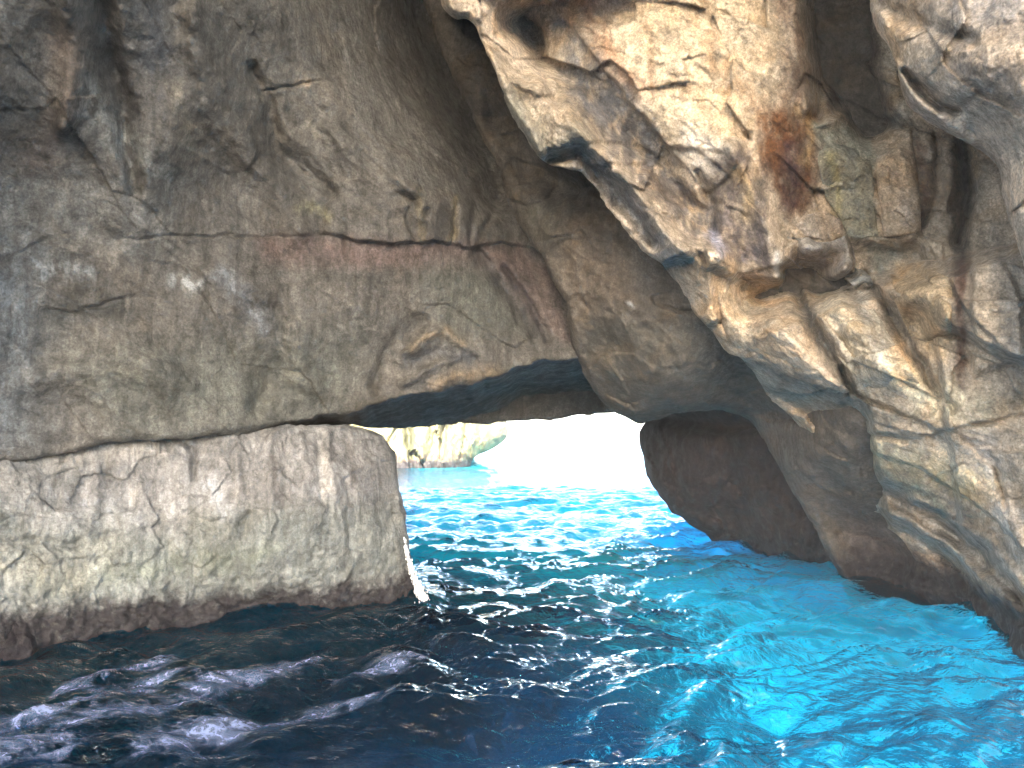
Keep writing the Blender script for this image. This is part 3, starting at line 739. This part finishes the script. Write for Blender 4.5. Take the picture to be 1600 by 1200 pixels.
        ([(1225, 425), (1260, 480), (1330, 612)], False, 11, (0.08, 0.08, 0.075), 0.8, 0.3), ([(1352, 432), (1400, 500), (1456, 600)], False, 8, (0.13, 0.10, 0.07), 0.7, 0.4), ([(1160, 560), (1230, 590), (1330, 620), (1400, 650)], False, 8, (0.12, 0.12, 0.11), 0.7, 0.6),
        ([(1320, 630), (1420, 650), (1540, 640), (1600, 620)], False, 16, (0.16, 0.15, 0.12), 0.6, 1.3), ([(1400, 600), (1480, 640)], False, 18, (0.66, 0.58, 0.42), 0.7, 1.6), ([(1350, 690), (1450, 720), (1560, 760)], False, 14, (0.64, 0.55, 0.38), 0.6, 1.8),
        ([(1100, 30), (1130, 120), (1180, 160)], False, 20, (0.34, 0.21, 0.12), 0.5, 1.6), ([(1060, 130), (1120, 180)], False, 22, (0.40, 0.27, 0.16), 0.5, 1.5), ([(1160, 110), (1200, 130)], False, 10, (0.2, 0.17, 0.14), 0.6, 1.0),
        ([(800, 160), (850, 240), (900, 220)], False, 26, (0.23, 0.22, 0.18), 0.8, 0.2), ([(900, 240), (1000, 340), (1050, 400)], False, 20, (0.15, 0.155, 0.165), 0.85, 0.2),  # blue-grey under the lip: shade of the underside painted in
    ])
FACE = bpy.data.objects.new('hanging_cliff', None)
COL.objects.link(FACE); FACE.location = (5.0, 10.5, 0.0)
bpy.context.view_layer.update()
o.parent = FACE; o.matrix_parent_inverse = FACE.matrix_world.inverted()
tag(FACE, 'bright cream and rust stained cliff filling the right side, hanging over the water', 'cliff')

# slabs, ribs and wedge stones that stand out of the cliff
def attached(name, poly, off, base, seed, stains_and_shade=(), passes=0, edge=0.03, step=2.0, label=None, facet=(0.28, 0.05), squash=0.6, fine=(0.07, 0.014)):
    P = np.array(poly, float); c = P.mean(0)
    pts = np.vstack([P, 0.5 * (P + c), c[None]])
    ctrl = []
    for k, (a, b) in enumerate(pts):
        r2 = (HOST['u'] - a) ** 2 + (HOST['v'] - b) ** 2
        ctrl.append((a, b, np.median(HOST['d'][r2 < 110]) - (off * 0.45 if k < len(P) else off)))
    ob = rock(name, poly, ctrl, base, M_RIGHT, seed=seed, gain=(1.18, 1.20, 1.22), back=0.5, edge=edge, rough=3.0, passes=passes, big=(0.5, 0.05), mid=(0.2, 0.035), fine=fine,
              facet=facet, dip=-0.85, squash=squash, warp=2, stains_and_shade=stains_and_shade, step=step)
    ob.parent = FACE; ob.matrix_parent_inverse = FACE.matrix_world.inverted()
    if label:
        ob['label'] = label
    return ob


attached('slab', [(1274, 198), (1300, 190), (1356, 206), (1362, 260), (1368, 330), (1372, 368), (1345, 373), (1325, 370), (1310, 340), (1290, 310), (1278, 250)], 0.14, (0.29, 0.275, 0.21), 31,
         [([(1300, 240), (1312, 350)], False, 7, (0.42, 0.38, 0.21), 0.7, 0.9), ([(1330, 220), (1340, 340)], False, 8, (0.20, 0.20, 0.17), 0.6, 0.7), ([(1352, 230), (1360, 350)], False, 6, (0.15, 0.15, 0.13), 0.6, 0.5)], label='grey-green streaked slab')
attached('slab', [(1364, 214), (1396, 204), (1424, 200), (1430, 250), (1438, 300), (1440, 362), (1410, 368), (1380, 370), (1372, 300)], 0.16, (0.46, 0.36, 0.255), 32,
         [([(1380, 245), (1425, 240)], False, 4, (0.30, 0.22, 0.16), 0.6, 0.8), ([(1400, 270), (1420, 350)], False, 12, (0.52, 0.42, 0.33), 0.5, 1.0)], label='tan flat slab')
attached('slab', [(1392, 430), (1410, 412), (1440, 408), (1466, 426), (1488, 436), (1486, 520), (1476, 575), (1452, 566), (1420, 520), (1398, 470)], 0.15, (0.49, 0.365, 0.225), 33,
         [([(1420, 440), (1470, 450)], False, 10, (0.55, 0.42, 0.27), 0.6, 0.8), ([(1410, 480), (1450, 550)], False, 8, (0.40, 0.27, 0.15), 0.5, 0.8)], label='ochre slab')
attached('rib', [(1262, 476), (1300, 456), (1345, 452), (1366, 480), (1396, 536), (1440, 602), (1462, 636), (1405, 644), (1352, 606), (1308, 556)], 0.06, (0.50, 0.43, 0.32), 34,
         [([(1345, 470), (1370, 540), (1400, 620)], False, 14, (0.36, 0.35, 0.32), 0.8, 0.3), ([(1290, 500), (1330, 560)], False, 12, (0.40, 0.30, 0.17), 0.6, 0.7), ([(1400, 560), (1450, 630)], False, 10, (0.60, 0.50, 0.34), 0.6, 0.8)], passes=1, squash=0.4, label='pale smooth rib')
attached('rib', [(1118, 432), (1150, 434), (1176, 442), (1215, 490), (1260, 545), (1300, 590), (1332, 612), (1310, 616), (1270, 606), (1230, 584), (1190, 560), (1150, 556), (1132, 540), (1124, 480)], 0.05, (0.44, 0.37, 0.28), 35,
         [([(1150, 460), (1160, 530)], False, 12, (0.55, 0.45, 0.32), 0.7, 0.6), ([(1165, 548), (1200, 530), (1260, 560)], False, 5, (0.16, 0.155, 0.14), 0.6, 0.6), ([(1180, 560), (1240, 578), (1290, 606)], False, 5, (0.15, 0.15, 0.14), 0.6, 0.6)], passes=1, squash=0.4, label='cracked cream rib')
attached('stone', [(1224, 386), (1234, 371), (1262, 370), (1276, 378), (1300, 376), (1324, 366), (1334, 392), (1337, 412), (1322, 432), (1300, 441), (1276, 436), (1250, 420), (1234, 404)], 0.20, (0.37, 0.34, 0.305), 21, [([(1260, 400), (1310, 410)], False, 12, (0.33, 0.27, 0.22), 0.6, 0.8)])
attached('stone', [(1242, 352), (1256, 336), (1290, 330), (1318, 346), (1316, 364), (1288, 374), (1256, 368)], 0.10, (0.42, 0.345, 0.27), 22)
attached('stone', [(1318, 430), (1342, 414), (1360, 432), (1364, 446), (1338, 452)], 0.12, (0.28, 0.27, 0.245), 23)

# ---- boulder overhanging from the upper right corner
o = rock('overhanging_boulder',
    [(1340, -420), (1356, -60), (1360, 10), (1366, 40), (1386, 70), (1394, 84), (1404, 110), (1408, 140), (1416, 164), (1430, 176), (1450, 190), (1480, 206), (1508, 222), (1534, 236), (1554, 252),
     (1566, 276), (1564, 300), (1574, 330), (1584, 368), (1596, 410), (1640, 520), (2050, 760), (2050, -420)],
    [(1360, 0, 7.9), (1420, 160, 7.7), (1540, 240, 7.5), (1570, 330, 7.4), (1500, 80, 6.9), (1600, 200, 6.7), (1600, 0, 6.4), (1700, 400, 6.4), (1900, 100, 5.4), (1900, 600, 5.6), (1450, -200, 7.0)],
    (0.42, 0.345, 0.265), M_RIGHT, seed=7, gain=(1.22, 1.24, 1.26), back=1.6, edge=0.16, rough=6.0,
    big=(1.2, 0.16), mid=(0.34, 0.05), fine=(0.09, 0.03), facet=(0.7, 0.09), dip=-0.7, squash=0.7, warp=6,
    feats=[('valley', [(1414, 112), (1440, 140), (1468, 166), (1500, 174)], 9, 0.30), ('ridge', [(1400, 100), (1440, 168), (1520, 222)], 12, 0.14), ('bulge', 1540, 120, 90, 70, 0.25, 0.4), ('valley', [(1380, 10), (1440, 40), (1520, 60)], 16, 0.14)],
    stains_and_shade=[([(1380, -40), (1480, 30), (1600, 60), (1620, -60)], True, 30, (0.25, 0.23, 0.215), 0.75, 0.6), ([(1470, 60), (1540, 90), (1600, 130)], False, 24, (0.21, 0.185, 0.165), 0.6, 1.2),
            ([(1390, 60), (1440, 110), (1470, 150)], False, 22, (0.50, 0.40, 0.29), 0.7, 0.5), ([(1500, 200), (1580, 180), (1620, 300)], False, 40, (0.52, 0.43, 0.33), 0.65, 0.7), ([(1425, 130), (1470, 168)], False, 7, (0.07, 0.06, 0.065), 0.7, 0.2), ([(1500, 110), (1600, 170)], False, 30, (0.30, 0.25, 0.21), 0.5, 1.6)])
tag(o, 'mottled cream boulder overhanging from the upper right corner', 'rock')

# ---- far headland seen through the opening
o = rock('far_cliff',
    [(420, 560), (700, 590), (770, 640), (792, 656), (797, 668), (793, 682), (782, 694), (764, 704), (742, 712), (736, 722), (730, 760), (420, 780)],
    [(450, 700, 70), (600, 722, 73), (740, 718, 77), (796, 668, 83), (600, 600, 77), (730, 650, 77), (600, 770, 72)],
    (0.42, 0.38, 0.27), M_FAR, seed=8, gain=(0.42, 0.42, 0.29), back=25, edge=3.0, rough=2.0, big=(6, 1.0), mid=(2.2, 0.6), fine=(0.9, 0.2), facet=(3.0, 0.9), dip=0, squash=0.35, warp=2, step=1.6,
    feats=[('valley', [(636, 660), (640, 715)], 6, 1.6), ('valley', [(695, 660), (690, 715)], 5, 1.2), ('valley', [(730, 655), (725, 700)], 4, 0.9), ('ridge', [(665, 660), (660, 715)], 8, 0.9)],
    stains_and_shade=[([(636, 670), (642, 715)], False, 6, (0.13, 0.15, 0.09), 0.8, 0.4), ([(695, 662), (690, 700)], False, 4, (0.2, 0.18, 0.12), 0.7, 0.4), ([(600, 718), (740, 714)], False, 5, (0.22, 0.13, 0.13), 0.8, 0.3), ([(740, 680), (790, 672)], False, 12, (0.44, 0.36, 0.26), 0.6, 0.4)])
tag(o, 'sunlit streaked headland seen through the low opening beyond the arch', 'cliff')


# ---- unseen slab added above the picture, its front edge shaped to steer the sun
gx, gy = np.meshgrid(np.linspace(-26, 26, 160), np.linspace(0, 1, 60))
qx = gx.ravel(); t = gy.ravel()
front = -27.5 + 12.0 * sstep(qx + 0.25 * np.sin(qx * 1.9), -3.2, 3.0) - 1.9 * sstep(qx, 4.5, 5.3) - 2.6 * sstep(qx, 5.3, 6.4) + 0.9 * fbm(np.stack([qx / 1.6, 0 * qx, 0 * qx + 3.0], -1), 2)
ty = front + t * (17 - front)
p3 = np.stack([qx / 5, ty / 5, 0 * t + 2.0], -1)
tz = 16.0 + 0.6 * fbm(p3, 4) * sstep(t, 0.0, 0.2)
top = tz * 0 + 22.0
nv = len(qx); ii = np.arange(nv).reshape(gx.shape)
f1 = np.stack([ii[:-1, :-1].ravel(), ii[1:, :-1].ravel(), ii[1:, 1:].ravel(), ii[:-1, 1:].ravel()], -1)
rim = np.concatenate([ii[0], ii[1:, -1], ii[-1, ::-1][1:], ii[::-1, 0][1:-1]])
rn = np.roll(rim, -1)
verts = np.vstack([np.stack([qx, ty, tz], -1), np.stack([qx, ty, top], -1)])
o = link_mesh('added_shade_roof', verts, [f1, f1[:, ::-1] + nv, np.stack([rim, rn, rn + nv, rim + nv], -1)], M_LEFT, colors=np.tile([[0.2, 0.17, 0.14]], (2 * nv, 1)))
tag(o, kind='structure')


# ------------------------------------------------------------------ sea
def wave(x, y):
    rs = np.random.RandomState(5)
    h = np.zeros_like(x)
    wx = x + 0.35 * np.sin(0.9 * y + 0.4 * x) + 0.2 * np.sin(2.1 * y - 0.7 * x); wy = y + 0.3 * np.sin(0.8 * x + 1.0) + 0.15 * np.sin(2.3 * x + 0.9 * y)
    for k in range(64):
        lam = 0.15 * (16.0 ** rs.rand())
        th = rs.normal(-1.25, 0.55)
        kk = 2 * math.pi / lam
        a = 0.0118 * lam ** 0.86
        ph = kk * (wx * math.cos(th) + wy * math.sin(th)) + rs.rand() * 6.28
        s = np.sin(ph)
        h += a * (s + 0.35 * np.cos(2 * ph) * 0.5)
    p = np.stack([x * 0.35, y * 0.35, 0 * x + 4.2], -1)
    return h * (1.0 + 0.55 * perlin(p)) + 0.05 * np.sin(0.55 * x + 0.8 * y)


rows = []
r = 0.6
while r < 800:
    rows.append(r)
    r += max(0.02, min(r * r / (CAM_H * FPX) * 2.0, 0.11)) if r < 42 and r > 4.5 else (0.15 if r <= 4.5 else r * 0.05)
rows = np.array(rows)
ang = np.concatenate([np.linspace(-math.pi, -0.80, 60, endpoint=False), np.arange(-0.80, 0.80, 0.0024), np.linspace(0.80, math.pi, 60, endpoint=False)])
RR, AA = np.meshgrid(rows, ang, indexing='ij')
X = (RR * np.sin(AA)).ravel(); Y = (RR * np.cos(AA)).ravel()
Z = wave(X, Y) * np.clip(1.0 - (RR.ravel() - 30) / 40, 0.4, 1)
nr, na = RR.shape
ii = np.arange(nr * na).reshape(nr, na); jj = np.roll(ii, -1, 1)
q = np.stack([ii[:-1].ravel(), ii[1:].ravel(), jj[1:].ravel(), jj[:-1].ravel()], -1)
c0 = nr * na
tri = np.stack([ii[0], jj[0], np.full(na, c0)], -1)
o = link_mesh('water', np.vstack([np.stack([X, Y, Z], -1), [[0, 0, 0]]]), [q[:, ::-1], tri[:, ::-1]], water_material())
tag(o, kind='structure')

# seabed: pale sand shelf to the right and outside, dark rock in the deep hole to the left, dark ripples painted in
rows = np.concatenate([np.arange(0.5, 40, 0.16), 40 * 1.12 ** np.arange(0, 27)])
ang = np.concatenate([np.linspace(-math.pi, -1.0, 30, endpoint=False), np.arange(-1.0, 1.0, 0.010), np.linspace(1.0, math.pi, 30, endpoint=False)])
RR, AA = np.meshgrid(rows, ang, indexing='ij')
X = (RR * np.sin(AA)).ravel(); Y = (RR * np.cos(AA)).ravel()
P3 = np.stack([X, Y, 0 * X], -1)
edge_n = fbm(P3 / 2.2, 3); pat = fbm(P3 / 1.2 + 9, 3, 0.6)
shelf = sstep(X - (0.6 + 0.19 * Y) + 1.1 * edge_n, -1.0, 1.2)  # pale sand set where the water glows; glow put into the colour
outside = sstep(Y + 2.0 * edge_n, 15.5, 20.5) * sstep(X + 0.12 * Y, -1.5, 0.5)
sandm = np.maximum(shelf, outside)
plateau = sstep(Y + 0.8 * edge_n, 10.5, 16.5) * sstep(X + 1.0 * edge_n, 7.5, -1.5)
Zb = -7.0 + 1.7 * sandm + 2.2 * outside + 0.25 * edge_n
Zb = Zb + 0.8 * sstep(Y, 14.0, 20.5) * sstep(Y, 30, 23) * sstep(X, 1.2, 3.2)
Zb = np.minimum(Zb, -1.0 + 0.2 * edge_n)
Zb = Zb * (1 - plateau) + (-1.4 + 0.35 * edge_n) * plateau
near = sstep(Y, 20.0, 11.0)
ripple_dark = np.maximum(sstep(13.6 + 4.5 * pat + 1.5 * edge_n - Y + 0.25 * X, -0.5, 0.9), 0.8 * sstep(pat, 0.22, 0.34) * sstep(Y, 19, 16))  # dark ripples of the waves painted into the bed colour
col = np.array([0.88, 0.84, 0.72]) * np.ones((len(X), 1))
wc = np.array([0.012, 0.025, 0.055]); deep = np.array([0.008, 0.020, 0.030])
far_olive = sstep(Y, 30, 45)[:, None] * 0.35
col = col * (1 - ripple_dark[:, None] * 0.9) + wc * ripple_dark[:, None] * 0.9
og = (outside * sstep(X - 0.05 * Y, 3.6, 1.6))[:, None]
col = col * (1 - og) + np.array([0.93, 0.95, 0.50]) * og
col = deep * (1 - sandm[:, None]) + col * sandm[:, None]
nr, na = RR.shape
ii = np.arange(nr * na).reshape(nr, na); jj = np.roll(ii, -1, 1)
q = np.stack([ii[:-1].ravel(), ii[1:].ravel(), jj[1:].ravel(), jj[:-1].ravel()], -1)
tri = np.stack([ii[0], jj[0], np.full(na, nr * na)], -1)
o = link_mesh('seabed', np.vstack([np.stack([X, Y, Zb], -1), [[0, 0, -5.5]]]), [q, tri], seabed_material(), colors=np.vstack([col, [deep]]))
tag(o, kind='structure')


# ------------------------------------------------------------------ foam on the water, left foreground
def sea_point(u, v):
    cx = (u - 800.0) / FPX; cy = (600.0 - v) / FPX
    dy = CP - SP * cy; dz = SP + CP * cy
    D = -CAM_H / (dz / dy)
    return cx / dy * D, D


patch = [((30, 1120), (200, 1080)), ((120, 1130), (300, 1090)), ((160, 1075), (260, 1055)), ((330, 1070), (420, 1050)), ((400, 1060), (500, 1010)), ((110, 1060), (240, 1030)), ((20, 1175), (90, 1160)), ((250, 1150), (420, 1120)), ((560, 1050), (640, 1035)), ((420, 1120), (560, 1090))]
fv, ff, fc = [], [], []
g = 0.03
xs = np.arange(-4.6, -0.9, g); ys = np.arange(5.0, 9.4, g)
GX, GY = np.meshgrid(xs, ys)
wgt = np.zeros(GX.shape)
for a, b in patch:
    ax, ay = sea_point(*a); bx_, by_ = sea_point(*b)
    d = dpoly(GX.ravel(), GY.ravel(), [(ax, ay), (bx_, by_)])[0].reshape(GX.shape)
    wgt = np.maximum(wgt, np.exp(-(d / 0.42) ** 2))
keep = wgt > 0.03
cell = keep[:-1, :-1] & keep[1:, :-1] & keep[:-1, 1:] & keep[1:, 1:]
idx = np.arange(GX.size).reshape(GX.shape)
q = np.stack([idx[:-1, :-1], idx[:-1, 1:], idx[1:, 1:], idx[1:, :-1]], -1)[cell]
us_ = np.unique(q); rm = np.full(GX.size, -1); rm[us_] = np.arange(len(us_))
fx = GX.ravel()[us_]; fy = GY.ravel()[us_]
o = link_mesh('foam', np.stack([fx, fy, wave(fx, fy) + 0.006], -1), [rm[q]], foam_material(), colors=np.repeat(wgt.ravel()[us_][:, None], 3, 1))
tag(o, 'pale violet foam streaks drifting on the dark water before the pale block', 'foam', kind='stuff')

# ------------------------------------------------------------------ white water running off the corner of the block
rs = np.random.RandomState(3)
sv, sf = [], []
ico = bpy.data.meshes.new('tmp')
import bmesh
bm = bmesh.new(); bmesh.ops.create_icosphere(bm, subdivisions=1, radius=1.0)
iv = np.array([v.co[:] for v in bm.verts]); fi = np.array([[v.index for v in f.verts] for f in bm.faces]); bm.free(); bpy.data.meshes.remove(ico)
path = np.array([(632, 848), (637, 868), (643, 890), (650, 910), (657, 926), (662, 936)], float)
for k in range(420):
    t = rs.rand() ** 0.8 * (len(path) - 1); i_ = min(int(t), len(path) - 2)
    pu = path[i_] + (path[i_ + 1] - path[i_]) * (t - i_)
    w = 0.9 + 4.5 * (t / (len(path) - 1)) ** 2
    u_, v_ = pu + rs.normal(size=2) * (w, 4)
    c = place(np.array([u_]), np.array([v_]), np.array([12.02 + rs.normal() * 0.05]))[0]
    r_ = 0.006 + 0.015 * rs.rand() ** 2
    m = iv * (r_ * (0.8 + 0.4 * rs.rand(3)) * (0.9, 0.9, 1.7)) + c
    sf.append(fi + 12 * k if len(iv) == 12 else fi + len(iv) * k); sv.append(m)
m, nt, N, L = nodes_of('white_water')
b = N.new('ShaderNodeBsdfPrincipled'); b.inputs['Base Color'].default_value = (0.85, 0.87, 0.9, 1); b.inputs['Roughness'].default_value = 0.5
g_ = N.new('ShaderNodeNewGeometry'); bp = N.new('ShaderNodeBump'); bp.inputs['Distance'].default_value = 0.02
L.new(noise(N, L, g_.outputs['Position'], 40, 3), bp.inputs['Height']); L.new(bp.outputs[0], b.inputs['Normal'])
oo = N.new('ShaderNodeOutputMaterial'); L.new(b.outputs[0], oo.inputs[0])
o = link_mesh('splash', np.vstack(sv), [np.vstack(sf)], m)
tag(o, 'white water running down the right corner of the pale block', 'splash', kind='stuff')

# ------------------------------------------------------------------ salt haze
m, nt, N, L = nodes_of('sea_haze')
pv = N.new('ShaderNodeVolumePrincipled'); pv.inputs['Color'].default_value = (0.9, 0.93, 0.97, 1); pv.inputs['Density'].default_value = 0.0006
oo = N.new('ShaderNodeOutputMaterial'); L.new(pv.outputs[0], oo.inputs['Volume'])
x0, x1, y0, y1, z0, z1 = -860, 860, -860, 860, -9.5, 30
hv = [(x, y, z) for x in (x0, x1) for y in (y0, y1) for z in (z0, z1)]
o = link_mesh('haze', hv, [np.array([(0, 1, 3, 2), (4, 6, 7, 5), (0, 4, 5, 1), (2, 3, 7, 6), (0, 2, 6, 4), (1, 5, 7, 3)])], m, smooth=False)
tag(o, 'thin pale salt haze filling the grotto', 'haze', kind='stuff')
